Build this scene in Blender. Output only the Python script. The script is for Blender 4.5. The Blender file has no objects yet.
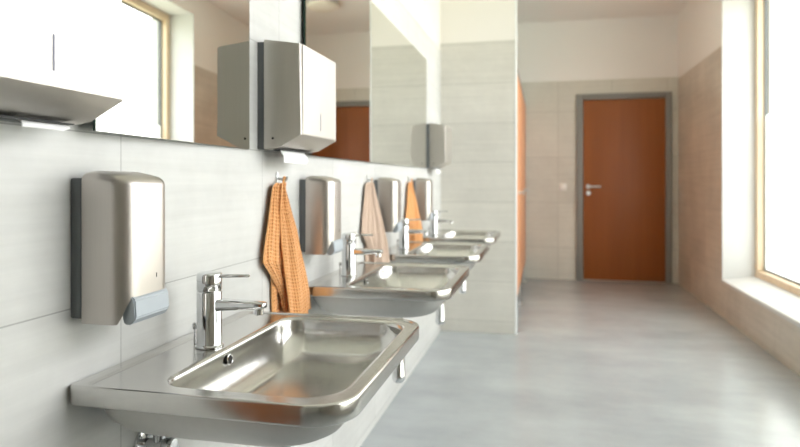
import bpy, bmesh, math, random
from mathutils import Vector, Matrix
random.seed(7)
S = bpy.context.scene
COL = S.collection
PI = math.pi

# ------------------------------------------------------------------ room sizes
XL, XR = -0.775, 1.47        # basin wall, window wall
YB, YF = -2.4, 7.5           # wall behind the camera, far wall
YP, XP = 4.72, -0.212        # partition at the end of the basin row
ZC = 3.02
RIM = 0.81

# ------------------------------------------------------------------ mesh helpers
def finish(name, bm, mats, parent=None, smooth=True, angle=40, loc=(0, 0, 0)):
    bmesh.ops.recalc_face_normals(bm, faces=bm.faces)
    me = bpy.data.meshes.new(name)
    bm.to_mesh(me); bm.free()
    for m in (mats if isinstance(mats, (list, tuple)) else [mats]):
        me.materials.append(m)
    o = bpy.data.objects.new(name, me)
    COL.objects.link(o)
    o.location = loc
    if parent: o.parent = parent
    if smooth:
        for p in me.polygons: p.use_smooth = True
        try: me.set_sharp_from_angle(angle=math.radians(angle))
        except Exception: pass
    return o

def add_box(bm, x0, x1, y0, y1, z0, z1, bev=0.0, seg=2, mat=0):
    vs = [bm.verts.new(p) for p in ((x0,y0,z0),(x1,y0,z0),(x1,y1,z0),(x0,y1,z0),(x0,y0,z1),(x1,y0,z1),(x1,y1,z1),(x0,y1,z1))]
    fs = [bm.faces.new([vs[i] for i in q]) for q in ((3,2,1,0),(4,5,6,7),(0,1,5,4),(1,2,6,5),(2,3,7,6),(3,0,4,7))]
    for f in fs: f.material_index = mat
    if bev > 0:
        es = list({e for f in fs for e in f.edges})
        bmesh.ops.bevel(bm, geom=es, offset=bev, segments=seg, profile=.5, affect='EDGES')
    return bm

def box(x0, x1, y0, y1, z0, z1, bev=0.0, seg=2):
    return add_box(bmesh.new(), x0, x1, y0, y1, z0, z1, bev, seg)

def add_lathe(bm, prof, n=32, M=None):
    """revolve (radius, height) pairs about z; M places the result"""
    M = M or Matrix.Identity(4)
    rings = []
    for r, z in prof:
        if r < 1e-6: rings.append([bm.verts.new(M @ Vector((0, 0, z)))])
        else: rings.append([bm.verts.new(M @ Vector((r*math.cos(2*PI*i/n), r*math.sin(2*PI*i/n), z))) for i in range(n)])
    for a, b in zip(rings, rings[1:]):
        for i in range(n):
            j = (i+1) % n
            if len(a) == 1 and len(b) == 1: continue
            if len(a) == 1: bm.faces.new((a[0], b[i], b[j]))
            elif len(b) == 1: bm.faces.new((a[i], a[j], b[0]))
            else: bm.faces.new((a[i], a[j], b[j], b[i]))
    return bm

def along(p, d):
    d = Vector(d).normalized()
    return Matrix.Translation(Vector(p)) @ d.to_track_quat('Z', 'Y').to_matrix().to_4x4()

def add_tube(bm, pts, r, n=12, cap=True):
    pts = [Vector(p) for p in pts]
    rings = []
    up = None
    for i, p in enumerate(pts):
        t = (pts[min(i+1, len(pts)-1)] - pts[max(i-1, 0)]).normalized()
        if up is None:
            up = Vector((0, 0, 1)) if abs(t.z) < .9 else Vector((0, 1, 0))
        a = t.cross(up).normalized(); b = a.cross(t).normalized(); up = b
        rr = r[i] if isinstance(r, (list, tuple)) else r
        rings.append([bm.verts.new(p + a*rr*math.cos(2*PI*k/n) + b*rr*math.sin(2*PI*k/n)) for k in range(n)])
    for A, B in zip(rings, rings[1:]):
        for k in range(n): bm.faces.new((A[k], A[(k+1) % n], B[(k+1) % n], B[k]))
    if cap:
        bm.faces.new(rings[0][::-1]); bm.faces.new(rings[-1])
    return bm

def rr(x0, x1, y0, y1, r, n=8):
    """rounded rectangle loop; r = radii for corners (x1y0, x1y1, x0y1, x0y0)"""
    if not isinstance(r, (list, tuple)): r = (r,)*4
    out = []
    for (cx, cy, sx, sy, a0), q in zip(((x1, y0, -1, 1, -PI/2), (x1, y1, -1, -1, 0), (x0, y1, 1, -1, PI/2), (x0, y0, 1, 1, PI)), r):
        for k in range(n+1):
            a = a0 + PI/2*k/n
            out.append((cx + sx*q + q*math.cos(a), cy + sy*q + q*math.sin(a)))
    return out

def loft(bm, loops, cap0=False, cap1=False, mat=0):
    L = [[bm.verts.new(p) for p in lp] for lp in loops]
    for A, B in zip(L, L[1:]):
        n = len(A)
        for i in range(n):
            f = bm.faces.new((A[i], A[(i+1) % n], B[(i+1) % n], B[i])); f.material_index = mat
    if cap0: bm.faces.new(L[0][::-1]).material_index = mat
    if cap1: bm.faces.new(L[-1]).material_index = mat
    return bm

# ------------------------------------------------------------------ thing helpers
def thing(name, loc, label, cat, group=None):
    o = bpy.data.objects.new(name, None); COL.objects.link(o)
    o.empty_display_size = .05
    o.location = loc; o['label'] = label; o['category'] = cat
    if group: o['group'] = group
    return o

def struct(o):
    o['kind'] = 'structure'; return o

def copy_thing(root, loc, label):
    def rec(o, par):
        c = o.copy(); COL.objects.link(c)
        if par: c.parent = par
        for ch in o.children: rec(ch, c)
        return c
    r = rec(root, None); r.location = loc; r['label'] = label
    return r

# ------------------------------------------------------------------ materials
def srgb(r, g, b):
    f = lambda c: (c/255)/12.92 if c/255 <= .04045 else ((c/255+.055)/1.055)**2.4
    return (f(r), f(g), f(b), 1)

class NT:
    def __init__(s, name):
        s.m = bpy.data.materials.new(name); s.m.use_nodes = True
        s.t = s.m.node_tree; s.n = s.t.nodes; s.l = s.t.links
        s.b = s.n['Principled BSDF']; s.out = s.n['Material Output']
    def node(s, typ, **kw):
        nd = s.n.new(typ)
        for k, v in kw.items(): setattr(nd, k, v)
        return nd
    def link(s, a, b): s.l.new(a, b)
    def math(s, op, a, b=None, c=None):
        nd = s.n.new('ShaderNodeMath'); nd.operation = op
        for i, v in enumerate((a, b, c)):
            if v is None: continue
            if isinstance(v, (int, float)): nd.inputs[i].default_value = v
            else: s.l.new(v, nd.inputs[i])
        return nd.outputs[0]
    def mix(s, fac, a, b):
        nd = s.n.new('ShaderNodeMix'); nd.data_type = 'RGBA'
        for i, v in ((0, fac), (6, a), (7, b)):
            if isinstance(v, (int, float)): nd.inputs[i].default_value = v
            elif isinstance(v, tuple): nd.inputs[i].default_value = v
            else: s.l.new(v, nd.inputs[i])
        return nd.outputs[2]
    def noise(s, vec, scale, detail=4, rough=.55, stretch=None):
        if stretch:
            mp = s.n.new('ShaderNodeMapping'); mp.inputs['Scale'].default_value = stretch
            s.l.new(vec, mp.inputs[0]); vec = mp.outputs[0]
        nd = s.n.new('ShaderNodeTexNoise'); nd.inputs['Scale'].default_value = scale
        nd.inputs['Detail'].default_value = detail; nd.inputs['Roughness'].default_value = rough
        s.l.new(vec, nd.inputs['Vector'])
        return nd.outputs[0]
    def ramp(s, v, a, b):
        nd = s.n.new('ShaderNodeMapRange'); nd.inputs[1].default_value = a; nd.inputs[2].default_value = b
        s.l.new(v, nd.inputs[0]); return nd.outputs[0]
    def bump(s, h, strength, dist):
        nd = s.n.new('ShaderNodeBump'); nd.inputs['Strength'].default_value = strength
        nd.inputs['Distance'].default_value = dist
        s.l.new(h, nd.inputs['Height']); s.l.new(nd.outputs[0], s.b.inputs['Normal'])
    def set(s, col=None, rough=None, metal=None, **kw):
        if col is not None: s.b.inputs['Base Color'].default_value = col
        if rough is not None: s.b.inputs['Roughness'].default_value = rough
        if metal is not None: s.b.inputs['Metallic'].default_value = metal
        for k, v in kw.items(): s.b.inputs[k.replace('_', ' ')].default_value = v
        return s

def plain(name, col, rough=.5, metal=0.0, var=.04, scale=20, **kw):
    t = NT(name); t.set(col, rough, metal, **kw)
    pos = t.node('ShaderNodeTexCoord').outputs['Object']
    n = t.noise(pos, scale)
    lo = tuple(c*(1-var) for c in col[:3]) + (1,)
    hi = tuple(min(1, c*(1+var)) for c in col[:3]) + (1,)
    t.link(t.mix(n, lo, hi), t.b.inputs['Base Color'])
    return t.m

def tiles(name, axis, col, white, z_top, o_low, o_high, rough=.42, z_switch=1.3, grout=.72, contrast=1.0, rh=.3, ro=.035, gw=1.0):
    """large concrete-look tiles 0.6 x 0.3 up to z_top, white paint above"""
    t = NT(name)
    pos = t.node('ShaderNodeNewGeometry').outputs['Position']
    sp = t.node('ShaderNodeSeparateXYZ'); t.link(pos, sp.inputs[0])
    h = sp.outputs[axis]; z = sp.outputs[2]
    high = t.math('GREATER_THAN', z, z_switch)
    off = t.math('ADD', t.math('MULTIPLY', high, o_high-o_low), o_low)
    u = t.math('DIVIDE', t.math('SUBTRACT', h, off), .6)
    v = t.math('DIVIDE', t.math('SUBTRACT', z, ro), rh)
    def edge(q, w):
        fr = t.math('FRACT', q)
        return t.math('LESS_THAN', t.math('MINIMUM', fr, t.math('SUBTRACT', 1, fr)), w)
    g = t.math('MAXIMUM', edge(u, .0019*gw), edge(v, .00114*gw/rh))
    # a slightly different tone per tile, cloudy cement and fine horizontal board lines
    cell = t.node('ShaderNodeCombineXYZ')
    t.link(t.math('FLOOR', u), cell.inputs[0]); t.link(t.math('FLOOR', v), cell.inputs[1])
    wn = t.node('ShaderNodeTexWhiteNoise', noise_dimensions='2D'); t.link(cell.outputs[0], wn.inputs[0])
    n1 = t.noise(pos, 2.2, 6, .6)
    st = (.9, 2, 26) if axis == 0 else (2, .9, 26)
    n2 = t.noise(pos, 1.6, 5, .6, st)
    n3 = t.noise(pos, 22, 4, .6)
    k = t.math('ADD', t.math('ADD', t.math('MULTIPLY', t.math('SUBTRACT', n1, .5), .30*contrast), t.math('MULTIPLY', t.math('SUBTRACT', n2, .5), .22*contrast)),
               t.math('ADD', t.math('MULTIPLY', t.math('SUBTRACT', wn.outputs[0], .5), .06*contrast), t.math('MULTIPLY', t.math('SUBTRACT', n3, .5), .08*contrast)))
    k = t.math('ADD', k, 1)
    vm = t.node('ShaderNodeVectorMath', operation='SCALE'); vm.inputs[0].default_value = col[:3]; t.link(k, vm.inputs[3])
    gc = tuple(c*grout for c in col[:3]) + (1,)
    base = t.mix(g, vm.outputs[0], gc)
    top = t.math('GREATER_THAN', z, z_top)
    t.link(t.mix(top, base, white), t.b.inputs['Base Color'])
    r = t.math('ADD', t.math('MULTIPLY', top, .85-rough), rough)
    t.link(r, t.b.inputs['Roughness'])
    hh = t.math('SUBTRACT', t.math('MULTIPLY', n3, .15), t.math('MULTIPLY', g, t.math('SUBTRACT', 1, top)))
    t.bump(hh, .35, .002)
    return t.m

PAINT = srgb(246, 247, 246)
M = {}
M['tile_left'] = tiles('tile_left', 1, srgb(207, 207, 205), srgb(226, 223, 217), 2.15, 1.017, 1.131, rough=.4, contrast=1.3, grout=.6)
M['tile_part'] = tiles('tile_partition', 0, srgb(206, 203, 195), srgb(232, 228, 222), 2.21, -.212, -.212, rough=.45, contrast=1.2, ro=.09, gw=1.8)
M['tile_far'] = tiles('tile_far', 0, srgb(214, 214, 206), PAINT, 2.32, .16, .16, rough=.45, contrast=1.2, rh=.53, ro=.37, gw=2.2)
M['tile_right'] = tiles('tile_right', 1, srgb(205, 200, 191), PAINT, 2.30, 5.1, 5.1, rough=.38, contrast=1.9, rh=.53, ro=.37, gw=1.6)
M['paint'] = plain('white_paint', PAINT, .85, var=.015, scale=3)
M['ceil'] = plain('ceiling_paint', srgb(244, 244, 243), .9, var=.015, scale=2)
M['reveal'] = plain('reveal_paint', srgb(214, 216, 217), .8, var=.01, scale=3)

def floor_mat():
    t = NT('polished_concrete')
    pos = t.node('ShaderNodeNewGeometry').outputs['Position']
    n1 = t.noise(pos, 1.3, 8, .62); n2 = t.noise(pos, 7, 6, .6); n3 = t.noise(pos, 60, 3, .5)
    n4 = t.noise(pos, 1.1, 5, .6, (1, 3.2, 1))
    k = t.math('ADD', t.math('MULTIPLY', t.ramp(n1, .3, .7), .5), t.math('ADD', t.math('MULTIPLY', t.ramp(n4, .3, .7), .3), t.math('ADD', t.math('MULTIPLY', n2, .14), t.math('MULTIPLY', n3, .06))))
    t.link(t.mix(k, srgb(150, 155, 158), srgb(190, 195, 198)), t.b.inputs['Base Color'])
    t.link(t.math('ADD', t.math('MULTIPLY', n2, .06), .19), t.b.inputs['Roughness'])
    t.bump(n1, .05, .003)
    return t.m
M['floor'] = floor_mat()

def steel(name, col, rough, stretch, aniso=.0, var=.10):
    t = NT(name); t.set(col, rough, 1.0)
    pos = t.node('ShaderNodeTexCoord').outputs['Object']
    n = t.noise(pos, 1.0, 3, .6, stretch)
    n2 = t.noise(pos, 9, 4, .6)
    t.link(t.math('ADD', t.math('ADD', t.math('MULTIPLY', n, .10), t.math('MULTIPLY', n2, .06)), rough-.08), t.b.inputs['Roughness'])
    t.link(t.mix(t.math('ADD', t.math('MULTIPLY', n, .7), t.math('MULTIPLY', n2, .3)), tuple(c*(1-var) for c in col[:3])+(1,), tuple(min(1, c*(1+var)) for c in col[:3])+(1,)), t.b.inputs['Base Color'])
    t.bump(n, .05, .0006)
    return t.m
M['steel_cover'] = steel('brushed_steel_cover', (.525, .49, .46, 1), .37, (900, 900, 6))
M['steel_paper'] = steel('brushed_steel_box', (.64, .61, .57, 1), .42, (900, 900, 6))
M['steel_basin'] = steel('satin_steel_basin', (.58, .57, .55, 1), .20, (60, 60, 60))
M['steel_under'] = steel('raw_steel_underside', (.50, .49, .47, 1), .42, (60, 60, 60))
M['steel_dark'] = steel('steel_dark', (.30, .31, .32, 1), .35, (60, 60, 60))
M['chrome'] = plain('chrome', (.68, .69, .70, 1), .06, 1.0, var=.01)
M['alu'] = plain('aluminium', (.72, .73, .74, 1), .35, 1.0, var=.02)
M['white_alu'] = plain('white_profile', srgb(236, 238, 238), .4)
M['mirror'] = plain('mirror_silver', (.84, .85, .81, 1), .003, 1.0, var=.0)
M['mirror_edge'] = plain('mirror_edge_green', srgb(28, 62, 50), .15, 0, var=.05)
M['back_plastic'] = plain('dark_grey_plastic', srgb(100, 104, 106), .45, var=.05)
M['lever_plastic'] = plain('grey_plastic', srgb(176, 184, 192), .4, var=.03)
M['black'] = plain('black_hole', srgb(18, 18, 20), .6, var=.1)
M['slit'] = plain('level_window_grey', srgb(120, 122, 140), .5, var=.05)
M['paper'] = plain('paper', srgb(250, 250, 250), .9, var=.01)
M['switch'] = plain('switch_plastic', srgb(240, 240, 238), .35, var=.01)
M['frame_grey'] = plain('steel_frame_paint', srgb(136, 138, 136), .45, var=.03)
M['rubber'] = plain('gasket', srgb(120, 126, 130), .5, var=.05)
M['jamb_strip'] = plain('jamb_strip_paint', srgb(186, 192, 194), .5, var=.02)
M['hose'] = plain('hose_braid', (.55, .56, .57, 1), .35, 1.0, var=.15, scale=400)
M['lamp'] = plain('opal_shade', srgb(235, 230, 220), .5, var=.01)
M['ground'] = plain('outside_ground', srgb(150, 160, 110), .9, var=.3, scale=.6)

def wood(name, a, b, stretch, rough=.5):
    t = NT(name); t.set(a, rough)
    pos = t.node('ShaderNodeTexCoord').outputs['Object']
    n = t.noise(pos, 1, 5, .6, stretch)
    t.link(t.mix(t.ramp(n, .3, .7), a, b), t.b.inputs['Base Color'])
    t.bump(n, .05, .001)
    return t.m
M['pine'] = wood('pine_frame', srgb(228, 208, 178), srgb(238, 220, 194), (30, 30, 2))
M['door'] = wood('orange_door_laminate', srgb(142, 80, 30), srgb(154, 88, 36), (14, 14, .8), .42)
M['cubicle'] = wood('orange_cubicle_laminate', srgb(226, 160, 114), srgb(232, 168, 124), (14, 14, .8), .4)

def glass_mat():
    t = NT('window_glass')
    t.n.remove(t.b)
    tr = t.node('ShaderNodeBsdfTransparent'); gl = t.node('ShaderNodeBsdfGlossy')
    gl.inputs['Roughness'].default_value = .01
    lw = t.node('ShaderNodeLayerWeight'); lw.inputs[0].default_value = .5
    fr = t.math('ADD', t.math('MULTIPLY', t.math('POWER', lw.outputs['Facing'], 5), .6), .03)
    mx = t.node('ShaderNodeMixShader')
    t.link(fr, mx.inputs[0]); t.link(tr.outputs[0], mx.inputs[1]); t.link(gl.outputs[0], mx.inputs[2])
    t.link(mx.outputs[0], t.out.inputs[0])
    return t.m
M['glass'] = glass_mat()
def film_mat():
    t = NT('frosted_film')
    t.n.remove(t.b)
    tl = t.node('ShaderNodeBsdfTranslucent'); tl.inputs[0].default_value = (.97, .98, .98, 1)
    df = t.node('ShaderNodeBsdfDiffuse'); df.inputs[0].default_value = (.9, .9, .9, 1)
    tr = t.node('ShaderNodeBsdfTransparent')
    m1 = t.node('ShaderNodeMixShader'); m1.inputs[0].default_value = .15
    t.link(tl.outputs[0], m1.inputs[1]); t.link(df.outputs[0], m1.inputs[2])
    m2 = t.node('ShaderNodeMixShader'); m2.inputs[0].default_value = .25
    t.link(m1.outputs[0], m2.inputs[1]); t.link(tr.outputs[0], m2.inputs[2])
    t.link(m2.outputs[0], t.out.inputs[0])
    return t.m
M['film'] = film_mat()

def towel_mat(name, a, b):
    t = NT(name); t.set(a, .95)
    uv = t.node('ShaderNodeUVMap').outputs[0]
    sp = t.node('ShaderNodeSeparateXYZ'); t.link(uv, sp.inputs[0])
    def ridge(o, per):
        return t.math('ABSOLUTE', t.math('SINE', t.math('MULTIPLY', o, PI/per)))
    u = ridge(sp.outputs[0], .0125); v = ridge(sp.outputs[1], .0110)
    h = t.math('MULTIPLY', t.math('POWER', u, .7), t.math('POWER', v, .7))     # 1 in the hollow, 0 on the ridges
    n = t.noise(t.node('ShaderNodeTexCoord').outputs['Object'], 180, 3)
    t.link(t.mix(t.math('ADD', t.math('MULTIPLY', h, .75), t.math('MULTIPLY', n, .25)), b, a), t.b.inputs['Base Color'])
    t.bump(t.math('SUBTRACT', t.math('MULTIPLY', n, .2), h), .9, .004)
    t.b.inputs['Sheen Weight'].default_value = .2
    return t.m
M['towel_orange'] = towel_mat('waffle_orange', srgb(228, 150, 86), srgb(250, 190, 128))
M['towel_beige'] = towel_mat('waffle_beige', srgb(206, 176, 154), srgb(226, 202, 184))

# ------------------------------------------------------------------ setting
WT = .42
struct(finish('floor', box(XL-.3, XR+WT, YB-.2, YF+.2, -.12, 0), M['floor'], smooth=False))
struct(finish('ceiling', box(XL-.3, XR+WT, YB-.2, YF+.2, ZC, ZC+.12), M['ceil'], smooth=False))
struct(finish('wall_left', box(XL-.2, XL, YB, YF, 0, ZC), M['tile_left'], smooth=False))
struct(finish('wall_back', box(XL-.2, XR+WT, YF, YF+.2, 0, ZC), M['tile_far'], smooth=False))
struct(finish('wall_front', box(XL-.2, XR+WT, YB-.2, YB, 0, ZC), M['tile_far'], smooth=False))
struct(finish('wall_partition', box(XL, XP, YP, YP+.09, 0, ZC), M['tile_part'], smooth=False))
struct(finish('trim_1', box(XP, XP+.012, YP-.004, YP+.094, 0, ZC, .002), M['white_alu'], smooth=False))

# window wall with two tall recesses
W = [(.55, 5.73)]
ZS, ZH = .32, 2.80
bm = bmesh.new()
ys = [YB, W[0][0], W[0][1], YF]
for a, b in ((0, 1), (2, 3)): add_box(bm, XR, XR+WT, ys[a], ys[b], 0, ZC)
for a, b in W:
    add_box(bm, XR, XR+WT, a, b, 0, ZS-.03)
    add_box(bm, XR, XR+WT, a, b, ZH, ZC)
struct(finish('wall_right', bm, M['tile_right'], smooth=False))

def window(name, y0, y1):
    w = bpy.data.objects.new(name, None); COL.objects.link(w); w.location = (XR, (y0+y1)/2, ZS); struct(w)
    c = (y0+y1)/2
    def part(nm, bm, m, par=w, **k):
        for v in bm.verts: v.co -= Vector((XR, c, ZS))
        return finish(nm, bm, m, par, **k)
    bm = bmesh.new(); e = .006
    add_box(bm, XR-.001, XR+.33, y0, y0+e, ZS, ZH); add_box(bm, XR-.001, XR+.33, y1-e, y1, ZS, ZH); add_box(bm, XR-.001, XR+.33, y0, y1, ZH-e, ZH)
    part('window_reveal', bm, M['reveal'], smooth=False)
    # sill board, falling a little towards the room
    bm = bmesh.new()
    pr = [(XR-.012, ZS-.03), (XR-.012, ZS-.002), (XR-.009, ZS), (XR+.25, ZS+.034), (XR+.25, ZS-.03)]
    A = [bm.verts.new((x, y0+e, z)) for x, z in pr]; B = [bm.verts.new((x, y1-e, z)) for x, z in pr]
    n = len(pr)
    for i in range(n): bm.faces.new((A[i], A[(i+1) % n], B[(i+1) % n], B[i]))
    bm.faces.new(A[::-1]); bm.faces.new(B)
    part('window_sill', bm, M['reveal'], smooth=False)
    xa, xb = XR+.25, XR+.325
    ym = (y0+y1)/2
    bm = bmesh.new(); fw = .062
    zb = ZS+.012
    add_box(bm, xa, xb, y0+e, y0+fw, zb, ZH-e, .004); add_box(bm, xa, xb, y1-fw, y1-e, zb, ZH-e, .004)
    add_box(bm, xa, xb, y0+fw, y1-fw, zb, zb+.075, .004); add_box(bm, xa, xb, y0+fw, y1-fw, ZH-e-fw, ZH-e, .004)
    ya_, yb_ = y0+(y1-y0)/3, y0+(y1-y0)*2/3
    for yy in (ya_, yb_): add_box(bm, xa, xb, yy-.05, yy+.05, zb+.075, ZH-fw, .004)
    part('window_frame', bm, M['pine'], angle=30)
    bm = bmesh.new(); add_box(bm, XR+.33, XR+.40, y1-.085, y1-.001, ZS, ZH-.001)  # added strip standing for the exterior jamb, greyed so daylight won't burn it out
    part('outer_jamb_strip', bm, M['jamb_strip'], smooth=False)
    za, zt = zb+.075, ZH-e-fw
    for a, b in ((y0+fw, ya_-.05), (ya_+.05, yb_-.05), (yb_+.05, y1-fw)):
        bm = bmesh.new(); g = .018; x0, x1 = xb-.022, xb-.004
        add_box(bm, x0, x1, a, a+g, za, zt); add_box(bm, x0, x1, b-g, b, za, zt)
        add_box(bm, x0, x1, a+g, b-g, za, za+g); add_box(bm, x0, x1, a+g, b-g, zt-g, zt)
        gk = part('glazing_bead', bm, M['rubber'], smooth=False)
        part('glass_pane', box(xb-.016, xb-.010, a+g, b-g, za+g, zt-g), M['glass'], smooth=False)
        part('frosted_film', box(xb-.0175, xb-.0165, a+g, b-g, za+g, 1.69), M['film'], smooth=False)
    return w
window('window_1', *W[0])

# doors: the far one, and an added one in the basin wall behind the camera
def door(name, loc, rot):
    """leaf 0.89 wide in a grey steel frame; local x along the wall, y into the room is negative"""
    d = bpy.data.objects.new(name, None); COL.objects.link(d); d.location = loc; d.rotation_euler = (0, 0, rot); struct(d)
    bm = bmesh.new()
    add_box(bm, -.515, -.44, -.035, -.001, 0, 2.155, .004); add_box(bm, .455, .52, -.035, -.001, 0, 2.155, .004)
    add_box(bm, -.44, .455, -.035, -.001, 2.09, 2.155, .004)
    finish('door_frame', bm, M['frame_grey'], d, angle=30)
    finish('door_leaf', box(-.437, .452, -.018, -.001, .012, 2.087, .002), M['door'], d, angle=30)
    ros = [(0, 0), (.026, 0), (.026, .007), (.024, .009), (0, .009)]
    dh = finish('door_handle', add_lathe(bmesh.new(), ros, 24, along((-.38, -.018, 1.085), (0, -1, 0))), M['alu'], d)
    finish('lever', add_tube(bmesh.new(), [(-.38, -.027, 1.085), (-.38, -.06, 1.085), (-.373, -.07, 1.085), (-.36, -.073, 1.085), (-.25, -.073, 1.085)], .0105, 12), M['alu'], dh)
    finish('lock_rosette', add_lathe(bmesh.new(), ros, 24, along((-.38, -.018, 1.01), (0, -1, 0))), M['alu'], d)
door('door_1', (.88, YF, 0), 0)
door('unseen_door', (XL, -.12, 0), PI/2)  # unseen, added for its orange reflection in the nearest basin's edge

# light switch beside it
t = thing('light_switch', (.215, YF, 1.08), 'small white square light switch on tiled far wall beside grey door frame', 'switch')
finish('switch_frame', box(-.042, .042, -.008, -.0005, -.042, .042, .003), M['switch'], t)
finish('rocker', box(-.028, .028, -.012, -.008, -.028, .028, .002), M['switch'], t)

# cubicle front running back from the partition
t = thing('cubicle_front', (XP, YP+.1, 0), 'orange laminate toilet cubicle front running back behind the tiled partition', 'cubicle')
ya = YP+.1
L = YF-ya-.01
for i, (a, b) in enumerate(((.03, .95), (1.25, 2.15))):
    dr = finish('cubicle_door', box(-.028, -.002, a+.004, b-.004, .20, 2.03, .002), M['cubicle'], t, angle=30)
    bm = bmesh.new()
    add_lathe(bm, [(0, 0), (.022, 0), (.022, .006), (.012, .01), (.012, .03), (.02, .034), (.02, .05), (0, .052)], 20, along((-.002, (b-.34 if i == 0 else b-.08), 1.05), (1, 0, 0)))
    finish('door_knob', bm, M['alu'], dr)
for a, b in ((.0, .03), (.95, 1.25), (2.15, L)):
    finish('side_panel', box(-.03, 0, a, b, .20, 2.03, .002), M['cubicle'], t, angle=30)
    bm = bmesh.new(); add_lathe(bm, [(0, 0), (.03, 0), (.03, .008), (.011, .014), (.011, .20), (0, .20)], 16, Matrix.Translation((-.016, (a+b)/2 if b-a > .05 else b+.0, 0)))
    finish('support_foot', bm, M['alu'], t)
finish('head_rail', box(-.036, .006, 0, L, 2.03, 2.07, .003), M['alu'], t, angle=30)

# round ceiling lamp (seen in the long mirror)
t = thing('ceiling_lamp', (.70, 6.15, ZC), 'round flat opal lamp on the ceiling, seen in the long mirror', 'lamp')
finish('lamp_base', add_lathe(bmesh.new(), [(0, -.0005), (.15, -.0005), (.15, -.03), (0, -.03)], 40), M['alu'], t)
finish('lamp_shade', add_lathe(bmesh.new(), [(.165, -.022), (.17, -.03), (.165, -.055), (.12, -.075), (0, -.085)], 40), M['lamp'], t)

# ------------------------------------------------------------------ mirrors
def mirror(name, y0, y1, z0, z1, tilt, label):
    """glass on a wedge-shaped backing board: the near edge stands off the wall by tan(tilt)"""
    t = thing(name, (XL, y0, z0), label, 'mirror', None)
    W_, H_ = y1-y0, z1-z0
    off = W_*math.tan(math.radians(tilt)); th = .006
    b0, g = .003, .001
    bm = bmesh.new()
    i_ = .02
    xb = lambda y: b0 + off*(1-y/W_)
    vs = [bm.verts.new(p) for p in ((.0005, i_, i_), (xb(i_), i_, i_), (xb(W_-i_), W_-i_, i_), (.0005, W_-i_, i_), (.0005, i_, H_-i_), (xb(i_), i_, H_-i_), (xb(W_-i_), W_-i_, H_-i_), (.0005, W_-i_, H_-i_))]
    for q in ((3, 2, 1, 0), (4, 5, 6, 7), (0, 1, 5, 4), (1, 2, 6, 5), (2, 3, 7, 6), (3, 0, 4, 7)): bm.faces.new([vs[k] for k in q])
    finish('backing_board', bm, M['back_plastic'], t, smooth=False)
    bm = bmesh.new()
    vs = [bm.verts.new(p) for p in ((xb(0), 0, 0), (xb(0)+th, 0, 0), (xb(W_)+th, W_, 0), (xb(W_), W_, 0), (xb(0), 0, H_), (xb(0)+th, 0, H_), (xb(W_)+th, W_, H_), (xb(W_), W_, H_))]
    for k, q in enumerate(((3, 2, 1, 0), (4, 5, 6, 7), (0, 1, 5, 4), (1, 2, 6, 5), (2, 3, 7, 6), (3, 0, 4, 7))):
        bm.faces.new([vs[j] for j in q]).material_index = 0 if k == 3 else 1
    finish('mirror_glass', bm, [M['mirror'], M['mirror_edge']], t, smooth=False)
    return t
mirror('mirror', .905, 1.522, 1.235, 1.963, 2.6, 'small frameless wall mirror above the nearest steel washbasin, between the two nearest paper dispensers')
mirror('mirror', 1.90, 4.08, 1.235, 1.963, .25, 'long frameless wall mirror with dark green edge, reaching to the tiled partition')

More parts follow.
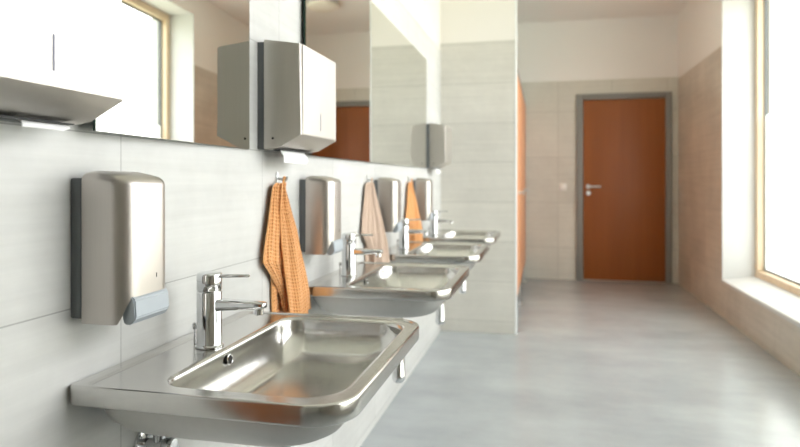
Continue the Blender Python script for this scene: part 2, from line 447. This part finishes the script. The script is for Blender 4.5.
# ------------------------------------------------------------------ washbasin
BD, BW = .488, .31
def ring(x0, x1, y0, y1, r, z): return [(x, y, z) for x, y in rr(x0, x1, y0, y1, r, 10)]
def make_basin():
    t = thing('washbasin', (XL+.0005, 1.19, RIM), '', 'washbasin', 'steel washbasins along the tiled wall')
    R0 = (.075, .075, .012, .012)
    def O(i, z): return ring(i if i < .004 else i, BD-i, -BW+i, BW-i, tuple(max(q-i, .004) for q in R0), z)
    bm = bmesh.new()
    lp = [O(.014, -.030), O(.010, -.034), O(.003, -.034), O(.0008, -.0325), O(0, -.030), O(0, -.0055), O(.0006, -.003), O(.002, -.001), O(.0045, 0), O(.0052, 0)]
    lp.append(ring(.0245, BD-.0085, -BW+.0095, BW-.0095, (.067, .067, .012, .012), 0))
    lp.append(ring(.026, BD-.009, -BW+.010, BW-.010, (.067, .067, .012, .012), 0))
    lp.append(ring(.030, BD-.011, -BW+.012, BW-.012, (.066, .066, .012, .012), -.0030))
    lp.append(ring(.032, BD-.0120, -BW+.0130, BW-.0130, (.065, .065, .012, .012), -.0030))
    bx0, bx1, by0, by1 = .137, .455, -.265, .280
    rb = (.068, .068, .050, .050)
    def B(ib, jf, iy, z, dr=0): return ring(bx0+ib, bx1-jf, by0+iy, by1-iy, tuple(q+dr for q in rb), z)
    lp += [B(-.008, -.008, -.008, -.0030, .008), B(-.006, -.006, -.006, -.0030, .006), B(-.002, -.002, -.002, -.0036, .002), B(.0015, .0015, .0015, -.006), B(.004, .004, .004, -.012)]
    H = .092; n = 9
    for k in range(1, n+1):
        a = PI/2*k/n
        q = (1-math.cos(a))
        lp.append(B(.004+.060*q, .004+.075*q, .004+.105*q, -.012-H*math.sin(a)*.93, .012*q))
    # the bottom falls to the drain
    cx, cy = .268, -.04
    last = lp[-1]
    for s, dz in ((.6, .003), (.3, .0055)):
        lp.append([(cx+(x-cx)*s, cy+(y-cy)*s, z-dz) for x, y, z in last])
    nn = len(last)
    lp.append([(cx+.022*math.cos(math.atan2(y-cy, x-cx)), cy+.022*math.sin(math.atan2(y-cy, x-cx)), last[0][2]-.0065) for x, y, z in last])
    loft(bm, lp, cap1=True)
    finish('basin_bowl', bm, M['steel_basin'], t, angle=50)
    # pressed underside
    bm = bmesh.new()
    lp = [ring(.014, BD-.034, -BW+.030, BW-.030, (.085, .085, .05, .05), -.012), ring(.014, BD-.034, -BW+.030, BW-.030, (.085, .085, .05, .05), -.03)]
    for k in range(1, 9):
        a = PI/2*k/8; q = 1-math.cos(a)
        lp.append(ring(.014+.065*q, BD-.034-.085*q, -BW+.030+.085*q, BW-.030-.085*q, (.085+.02*q, .085+.02*q, .05+.04*q, .05+.04*q), -.03-.083*math.sin(a)))
    loft(bm, lp, cap1=True)
    finish('basin_underside', bm, M['steel_under'], t, angle=50)
    bm = bmesh.new()
    Mx = along((.1462, -.03, -.026), (1, 0, .12))
    add_lathe(bm, [(.0115, 0), (.0115, .0018), (.0095, .0022), (.0085, .0015)], 24, Mx)
    ov = finish('overflow_ring', bm, M['chrome'], t)
    bm = bmesh.new(); add_lathe(bm, [(0, .0018), (.0088, .0018), (.0088, .0008), (0, .0008)], 24, Mx)
    finish('overflow_hole', bm, M['black'], ov)
    bm = bmesh.new(); add_lathe(bm, [(0, .004), (.012, .0035), (.026, .001), (.028, -.001), (.022, -.002)], 28, Matrix.Translation((.268, -.04, last[0][2]-.0045)))
    finish('drain_plug', bm, M['chrome'], t)
    return t
basin = make_basin()
BY = [1.19, 2.20, 3.11, 3.99]
bl = ['nearest large steel washbasin, in the foreground with its round overflow hole in view',
      'second steel washbasin from the foreground, just beyond the large orange towel',
      'third steel washbasin from the foreground, beyond the hanging beige towel',
      'farthest steel washbasin, next to the tiled partition wall']
basin['label'] = bl[0]
for y, l in list(zip(BY, bl))[1:]: copy_thing(basin, (XL+.0005, y, RIM), l)

# ------------------------------------------------------------------ tap
def make_tap():
    t = thing('faucet', (0, 0, 0), '', 'faucet', 'single lever taps on the washbasins')
    r = .0255
    finish('tap_body', add_lathe(bmesh.new(), [(0, 0), (r+.003, 0), (r+.003, .003), (r+.001, .005), (r, .007), (r, .113), (r-.001, .1145), (r-.0025, .115), (r-.0025, .1165), (0, .1165)], 36), M['chrome'], t)
    cap = finish('lever_cap', add_lathe(bmesh.new(), [(0, .1166), (r-.001, .1166), (r, .118), (r, .149), (r-.0015, .1515), (r-.005, .153), (0, .1535)], 36), M['chrome'], t)
    bm = bmesh.new()
    add_tube(bm, [(r-.004, 0, .1455), (r+.004, 0, .146), (.088, 0, .1485), (.0905, 0, .1486)], [.0045, .0036, .0032, .002], 12)
    finish('lever', bm, M['chrome'], cap)
    bm = bmesh.new()
    secs = []
    for x, w, z0, z1 in ((.012, .015, .072, .100), (.03, .014, .076, .099), (.08, .0125, .0795, .0975), (.120, .0115, .0825, .0965), (.1245, .0105, .084, .0955), (.126, .008, .086, .0935)):
        q = min(.0055, (z1-z0)*.42)
        secs.append([(x, a, b) for a, b in rr(-w, w, z0, z1, q, 5)])
    loft(bm, secs, True, True)
    sp = finish('spout', bm, M['chrome'], t)
    finish('aerator', add_lathe(bmesh.new(), [(0, .070), (.0085, .070), (.0105, .0715), (.0105, .0845), (0, .0845)], 24, Matrix.Translation((.111, 0, 0))), M['chrome'], sp)
    bm = bmesh.new()
    add_tube(bm, [(-.034, 0, 0), (-.034, 0, .036)], .0022, 10)
    add_lathe(bm, [(0, .034), (.004, .034), (.0048, .038), (.0048, .044), (.003, .047), (0, .0475)], 14, Matrix.Translation((-.034, 0, 0)))
    finish('pop_up_rod', bm, M['chrome'], t)
    return t
tap = make_tap()
TZ = RIM-.0022
tl = ['nearest chrome single lever tap, on the washbasin in the foreground',
      'chrome single lever tap on the second washbasin, in front of the beige towel',
      'chrome single lever tap on the third washbasin, in front of the farther orange towel',
      'farthest chrome single lever tap, on the washbasin next to the partition']
tap.location = (XL+.099, BY[0]-.027, TZ); tap['label'] = tl[0]
for y, l in list(zip(BY, tl))[1:]: copy_thing(tap, (XL+.085, y-.05, TZ), l)

# ------------------------------------------------------------------ bottle trap below each basin
t = thing('bottle_trap', (XL+.268, BY[0]-.04, RIM-.115), '', 'drain trap', 'chrome bottle traps under the washbasins')
finish('tailpiece', add_lathe(bmesh.new(), [(0, -.0), (.026, 0), (.026, -.012), (.016, -.014), (.016, -.10), (0, -.10)], 24), M['chrome'], t)
finish('trap_bottle', add_lathe(bmesh.new(), [(0, -.095), (.023, -.095), (.0245, -.10), (.0245, -.118), (.022, -.12), (.022, -.235), (.024, -.238), (.024, -.252), (.018, -.262), (0, -.264)], 28), M['chrome'], t)
bm = bmesh.new(); add_tube(bm, [(-.015, 0, -.15), (-.12, 0, -.15), (-.263, 0, -.15)], .015, 18)
op = finish('outlet_pipe', bm, M['chrome'], t)
bm = bmesh.new(); add_lathe(bm, [(.016, 0), (.036, 0), (.034, .006), (.017, .012)], 24, along((-.2675, 0, -.15), (1, 0, 0)))
finish('wall_rosette', bm, M['chrome'], op)
pl = ['chrome bottle trap under the nearest washbasin, cut off by the picture edge', 'chrome bottle trap hanging under the second washbasin from the foreground',
      'chrome bottle trap hanging under the third washbasin from the foreground', 'chrome bottle trap under the farthest washbasin by the partition']
t['label'] = pl[0]
for y, l in list(zip(BY, pl))[1:]: copy_thing(t, (XL+.268, y-.04, RIM-.115), l)

# angle valves and hoses under the nearest basin
def make_valve():
    t = thing('angle_valve', (XL, 0, .632), '', 'valve', 'angle valves under the nearest washbasin')
    finish('valve_rosette', add_lathe(bmesh.new(), [(0, -.0005), (.027, -.0005), (.026, .005), (.012, .009), (0, .009)], 24, along((0, 0, 0), (1, 0, 0))), M['chrome'], t)
    bm = bmesh.new()
    add_lathe(bm, [(0, .008), (.0105, .008), (.0105, .05), (.008, .052), (0, .052)], 20, along((0, 0, 0), (1, 0, 0)))
    add_lathe(bm, [(0, 0), (.009, 0), (.009, .02), (.011, .021), (.011, .034), (0, .034)], 16, Matrix.Translation((.036, 0, 0)))
    finish('valve_body', bm, M['chrome'], t)
    bm = bmesh.new()
    add_lathe(bm, [(0, .050), (.014, .050), (.0165, .053), (.0165, .068), (.014, .071), (0, .072)], 12, along((0, 0, 0), (1, 0, 0)))
    finish('valve_knob', bm, M['chrome'], t)
    return t
v = make_valve(); v.location.y = 1.08; v['label'] = 'chrome angle valve below the nearest washbasin, nearer to the camera of the pair'
copy_thing(v, (XL, 1.16, .632), 'chrome angle valve below the nearest washbasin, farther of the pair')
for y, l in ((1.08, 'thin braided hose rising from the nearer angle valve under the washbasin'), (1.16, 'thin braided hose rising from the farther angle valve under the washbasin')):
    bm = bmesh.new()
    yy = 1.163 + (.008 if y > 1.12 else -.008)
    P = [Vector((XL+.036, y, .6665)), Vector((XL+.036, y+.0, .69)), Vector((XL+.05, y+(yy-y)*.5, .695)), Vector((XL+.062, yy, .71))]
    pts = []
    for k in range(13):
        s = k/12
        pts.append(P[0]*(1-s)**3 + P[1]*3*s*(1-s)**2 + P[2]*3*s*s*(1-s) + P[3]*s**3)
    add_tube(bm, pts, .0055, 10)
    o = finish('supply_hose', bm, M['hose']); o['label'] = l; o['category'] = 'hose'; o['group'] = 'supply hoses under the nearest washbasin'

# ------------------------------------------------------------------ soap dispensers
def make_soap():
    t = thing('soap_dispenser', (XL, 0, .915), '', 'soap dispenser', 'steel soap dispensers on the basin wall')
    hw = .064
    finish('back_plate', box(-.0005, .022, -hw+.001, hw-.001, .004, .240, .003), M['back_plastic'], t, angle=30)
    D = .110
    def R(i, z, d=0):
        return [(x, y, z) for x, y in rr(.0205+i*.3, D-i, -hw+i, hw-i, (max(.034-i*.4, .008), max(.034-i*.4, .008), .004, .004), 8)]
    bm = bmesh.new()
    bot = []
    for x, y, z in R(0, 0):
        s = min(1, max(0, (x-.088)/.021)); s = s*s*(3-2*s)
        bot.append((x, y, -.003+.044*s))
    tops = []
    for i, z in ((0, .236), (.001, .2415), (.0035, .2455), (.008, .2485), (.016, .2505), (.03, .2525)):
        tops.append([(x, y, zz-.16*max(0, x-.05)) for x, y, zz in R(i, z)])
    inner = [(min(max(x, .024), .105), max(-hw+.004, min(hw-.004, y)), z) for x, y, z in bot]
    loft(bm, [inner, bot] + [[(x, y, .05) for x, y, z in R(0, 0)]] + tops, cap1=True)
    finish('steel_cover', bm, M['steel_cover'], t, angle=35)
    # push lever
    bm = bmesh.new()
    pr = [(.088, .006), (.091, -.005), (.104, -.0055), (.1145, .006), (.1125, .036), (.106, .043), (.092, .043)]
    w = .048
    A = [bm.verts.new((x, -w, z)) for x, z in pr]; B = [bm.verts.new((x, w, z)) for x, z in pr]
    n = len(pr)
    for i in range(n): bm.faces.new((A[i], A[(i+1) % n], B[(i+1) % n], B[i]))
    bm.faces.new(A[::-1]); bm.faces.new(B)
    bmesh.ops.bevel(bm, geom=list(bm.edges), offset=.0022, segments=2, affect='EDGES')
    pv = finish('push_lever', bm, M['lever_plastic'], t, angle=30)
    pv['label'] = 'pale grey plastic push lever'
    bm = bmesh.new(); add_box(bm, D-.0002, D+.0006, .014, .0158, .066, .074)
    finish('level_slit', bm, M['black'], t, smooth=False)
    return t
so = make_soap()
SY = [.952, 1.952, 2.852, 3.722]
sl = ['nearest brushed steel soap dispenser, left of the foreground tap', 'second brushed steel soap dispenser, right beside the large orange towel',
      'third brushed steel soap dispenser, just behind the beige towel', 'farthest brushed steel soap dispenser, partly behind the small orange towel']
so.location = (XL, SY[0], .915); so['label'] = sl[0]
for y, l in list(zip(SY, sl))[1:]: copy_thing(so, (XL, y, .915), l)

# ------------------------------------------------------------------ paper towel dispensers
def make_paper(y0=-.105, y1=.075, hang=1.0):
    t = thing('paper_towel_dispenser', (XL, 0, 1.236), '', 'paper dispenser', 'steel paper towel dispensers on the basin wall')
    hw = .147; D = .132
    finish('back_plate', box(-.0005, .020, -hw+.002, hw-.002, .002, .300, .002), M['back_plastic'], t, angle=30)
    bm = bmesh.new()
    pr = [(.020, .002), (.020, .306), (D, .289), (D, .043), (D-.003, .0405), (.068, .008)]
    A = [bm.verts.new((x, -hw, z)) for x, z in pr]; B = [bm.verts.new((x, hw, z)) for x, z in pr]
    n = len(pr)
    fs = []
    for i in range(n): fs.append(bm.faces.new((A[i], A[(i+1) % n], B[(i+1) % n], B[i])))
    bm.faces.new(A[::-1]); bm.faces.new(B)
    bmesh.ops.recalc_face_normals(bm, faces=bm.faces)
    # rounded upright front corners
    es = [e for e in bm.edges if all(abs(v.co.x-D) < 1e-5 for v in e.verts) and abs(e.verts[0].co.y-e.verts[1].co.y) < 1e-5]
    bmesh.ops.bevel(bm, geom=es, offset=.008, segments=5, affect='EDGES')
    bmesh.ops.bevel(bm, geom=[e for e in bm.edges if e.calc_length() > .08 and e.is_manifold and e.calc_face_angle(0) > .5], offset=.0015, segments=2, affect='EDGES')
    finish('steel_cover', bm, M['steel_paper'], t, angle=30)
    # slot in the underside with the next sheet hanging out
    bm = bmesh.new(); add_box(bm, .034, .0655, -.115, .115, .0008, .0026)
    bm2 = finish('paper_slot', bm, M['black'], t, smooth=False)
    bm = bmesh.new()
    A = []; 
    prof = [(.050, .004), (.053, -.004), (.060, -.012), (.0625, -.022), (.062, -.034)]
    prof = [(x, .004+(z-.004)*hang) for x, z in prof]
    prof2 = [(x-.0012, z-.0004) for x, z in prof]
    loop = prof + prof2[::-1]
    a = [bm.verts.new((x, y0, z)) for x, z in loop]; b = [bm.verts.new((x, y1-.012*(i in (4, 5)), z)) for i, (x, z) in enumerate(loop)]
    n = len(loop)
    for i in range(n): bm.faces.new((a[i], a[(i+1) % n], b[(i+1) % n], b[i]))
    bm.faces.new(a[::-1]); bm.faces.new(b)
    ps = finish('paper_sheet', bm, M['paper'], t, angle=60); ps['label'] = 'white paper towel sticking out below'
    # key slit on the front, lock on the near side
    finish('level_slit', box(D-.0003, D+.0006, -.002, .002, .062, .112, .0), M['slit'], t, smooth=False)
    finish('side_lock', add_lathe(bmesh.new(), [(0, .0002), (.0035, .0002), (.003, .0012), (0, .0013)], 12, along((.047, -hw, .032), (0, -1, 0))), M['black'], t)
    return t
pd = make_paper(.02, .11, .35)
PY = [(.7075, 'nearest steel paper towel dispenser, cut off by the top left corner of the picture'),
      (1.732, 'steel paper towel dispenser hanging between the two mirrors, white sheet below'),
      (4.275, 'farthest steel paper towel dispenser, beyond the long mirror by the partition')]
pd.location = (XL, PY[0][0], 1.236); pd['label'] = PY[0][1]
pd = make_paper()
pd.location = (XL, PY[1][0], 1.236); pd['label'] = PY[1][1]
copy_thing(pd, (XL, PY[2][0], 1.236), PY[2][1])

# ------------------------------------------------------------------ hooks and waffle towels
t = thing('towel_hook', (XL, 0, 0), '', 'hook', 'wall hooks carrying the towels')
finish('hook_plate', box(-.0005, .004, -.009, .009, -.022, .018, .0012), M['alu'], t, angle=30)
bm = bmesh.new(); add_tube(bm, [(.003, 0, .000), (.018, 0, -.004), (.026, 0, -.008), (.031, 0, -.004), (.033, 0, .006)], .0036, 10)
finish('hook_prong', bm, M['alu'], t)
HY = [(1.717, 'steel wall hook holding the large orange towel'), (2.681, 'steel wall hook holding the beige towel'),
      (3.544, 'steel wall hook holding the farther small orange towel')]
HZ = 1.158
t.location = (XL, HY[0][0], HZ); t['label'] = HY[0][1]
for y, l in HY[1:]: copy_thing(t, (XL, y, HZ), l)

def lerp(pts, s):
    for (a, b), (c, d_) in zip(pts, pts[1:]):
        if s <= c: 
            k = (s-a)/(c-a) if c > a else 0
            return b + (d_-b)*k
    return pts[-1][1]

def make_towel(y, mat, label, seed, ws=1.0, xs=0.0):
    """cloth gathered on a hook: a broad front fall and, on the near side, a turned flap with a free corner"""
    t = thing('hand_towel', (XL, y, HZ-.42), label, 'towel', 'waffle towels on wall hooks')
    rnd = random.Random(seed)
    bm = bmesh.new(); uvl = bm.loops.layers.uv.new('UVMap')
    zt, NU, NV = .405, 44, 60
    ph = rnd.random()*2
    def sheet(left, right, zbl, zbr, depth, us, uvx0, uvw, fold, phase):
        G = []
        for j in range(NV+1):
            s = j/NV; row = []
            for i in range(NU+1):
                u = i/NU
                yl, yr = lerp(left, s), lerp(right, s)*ws
                yy = yl + (yr-yl)*u
                zb = zbl + (zbr-zbl)*u + .010*math.sin(u*7+phase)
                z = zt + (zb-zt)*s
                a = .35+.65*min(1, s*1.6)
                x = depth(s, u) + fold*a*(math.sin(u*us*2*PI+phase+s*.6)) + .003*math.sin(u*23+s*5+phase)
                row.append(bm.verts.new((max(x, .004) + xs*u*min(1, s*1.5), yy, z)))
            G.append(row)
        for j in range(NV):
            for i in range(NU):
                f = bm.faces.new((G[j][i], G[j+1][i], G[j+1][i+1], G[j][i+1]))
                for lpv, (jj, ii) in zip(f.loops, ((j, i), (j+1, i), (j+1, i+1), (j, i+1))):
                    # the cloth keeps its width: gathered at the top, spread below
                    lpv[uvl].uv = (uvx0 + uvw*ii/NU, .43*jj/NV)
    sm = lambda s: s*s*(3-2*s)
    # near flap: free corner at 45 % of the height, hem running back down to the right
    left = [(0, -.040), (.02, -.064), (.11, -.077), (.21, -.089), (.32, -.102), (.45, -.120), (.55, -.128), (.66, -.076), (.75, -.040), (.84, -.014), (1, .008)]
    right = [(0, .0), (.1, .004), (.4, .010), (1, .04)]
    sheet(left, right, 0.0, -.006, lambda s, u: .012+.004*sm(s)+.018*u, .6, 0, .17, .004, .4+ph)
    # broad front fall
    left = [(0, -.028), (.2, -.042), (.4, -.040), (.63, -.030), (.85, -.015), (1, -.008)]
    right = [(0, -.004), (.02, .0), (.12, .022), (.23, .043), (.35, .070), (.5, .091), (.63, .119), (.76, .144), (.87, .160), (1, .168)]
    sheet(left, right, -.016, -.004, lambda s, u: .026+.016*sm(s)+.012*math.sin(PI*u)*sm(min(1, s*2)), 1.6, .2, .26, .005, 1.9+ph)
    # hidden back layer, next to the wall
    left = [(0, -.015), (.3, -.045), (.6, -.055), (1, -.050)]
    right = [(0, .004), (.3, .04), (1, .135)]
    sheet(left, right, -.004, .01, lambda s, u: .0075, 1.5, .5, .2, .002, .9)
    o = finish('towel_cloth', bm, M[mat], t, angle=180)
    md = o.modifiers.new('thickness', 'SOLIDIFY'); md.thickness = .004; md.offset = 0
    # hanging loop over the hook
    bm = bmesh.new()
    pts = [(.022, -.006, .402), (.024, -.006, .418), (.0235, -.003, .4235), (.0235, .003, .4235), (.024, .006, .418), (.022, .006, .402)]
    add_tube(bm, pts, .0032, 8)
    finish('hanging_loop', bm, M[mat], t)
    return t
make_towel(HY[0][0], 'towel_orange', 'large orange waffle towel hanging on a hook behind the foreground washbasin', 1)
make_towel(HY[1][0], 'towel_beige', 'pale beige waffle towel hanging from a wall hook', 2, .62, .035)
make_towel(HY[2][0], 'towel_orange', 'farther orange waffle towel, small, hanging beyond the beige towel', 3, .60, .03)

# ------------------------------------------------------------------ daylight
w = bpy.data.worlds.new('sky'); S.world = w; w.use_nodes = True
nt = w.node_tree; bg = nt.nodes['Background']
tc = nt.nodes.new('ShaderNodeTexCoord'); sp = nt.nodes.new('ShaderNodeSeparateXYZ'); nt.links.new(tc.outputs['Generated'], sp.inputs[0])
mr = nt.nodes.new('ShaderNodeMapRange'); mr.inputs[1].default_value = -.06; mr.inputs[2].default_value = .12
nt.links.new(sp.outputs[2], mr.inputs[0])
mx = nt.nodes.new('ShaderNodeMix'); mx.data_type = 'RGBA'
mx.inputs[6].default_value = (.55, .56, .42, 1); mx.inputs[7].default_value = (.965, .98, 1.0, 1)
nt.links.new(mr.outputs[0], mx.inputs[0]); nt.links.new(mx.outputs[2], bg.inputs[0])
bg.inputs[1].default_value = 7.2
# sampling portal in the window opening: it gives no light, it only steers the sky rays through the opening
a, b = W[0]
ld = bpy.data.lights.new('window_sky_portal', 'AREA'); ld.shape = 'RECTANGLE'; ld.size = ZH-ZS; ld.size_y = b-a
ld.cycles.is_portal = True
o = bpy.data.objects.new('window_sky_portal', ld); COL.objects.link(o)
o.location = (XR+WT-.005, (a+b)/2, (ZS+ZH)/2); o.rotation_euler = (0, PI/2, 0)

# ------------------------------------------------------------------ camera
f_px = 620.0; th = math.atan(144/f_px)
cd = bpy.data.cameras.new('camera'); cam = bpy.data.objects.new('camera', cd); COL.objects.link(cam)
cam.location = (0, 0, 1.15); cam.rotation_euler = (PI/2, 0, th)
cd.sensor_width = 36; cd.lens = 36*f_px/800; cd.shift_y = -42.5/800
cd.clip_start = .02
cd.dof.use_dof = True; cd.dof.focus_distance = 1.22; cd.dof.aperture_fstop = 3.4
S.camera = cam

S.view_settings.view_transform = 'Standard'; S.view_settings.look = 'None'
S.view_settings.gamma = 1; S.view_settings.use_curve_mapping = False
S.view_settings.exposure = 0.0
c = S.cycles
c.max_bounces = 14; c.diffuse_bounces = 8; c.glossy_bounces = 8; c.transmission_bounces = 8; c.transparent_max_bounces = 12
c.use_denoising = True; c.sample_clamp_indirect = 5
c.caustics_reflective = False; c.caustics_refractive = False; c.blur_glossy = .5
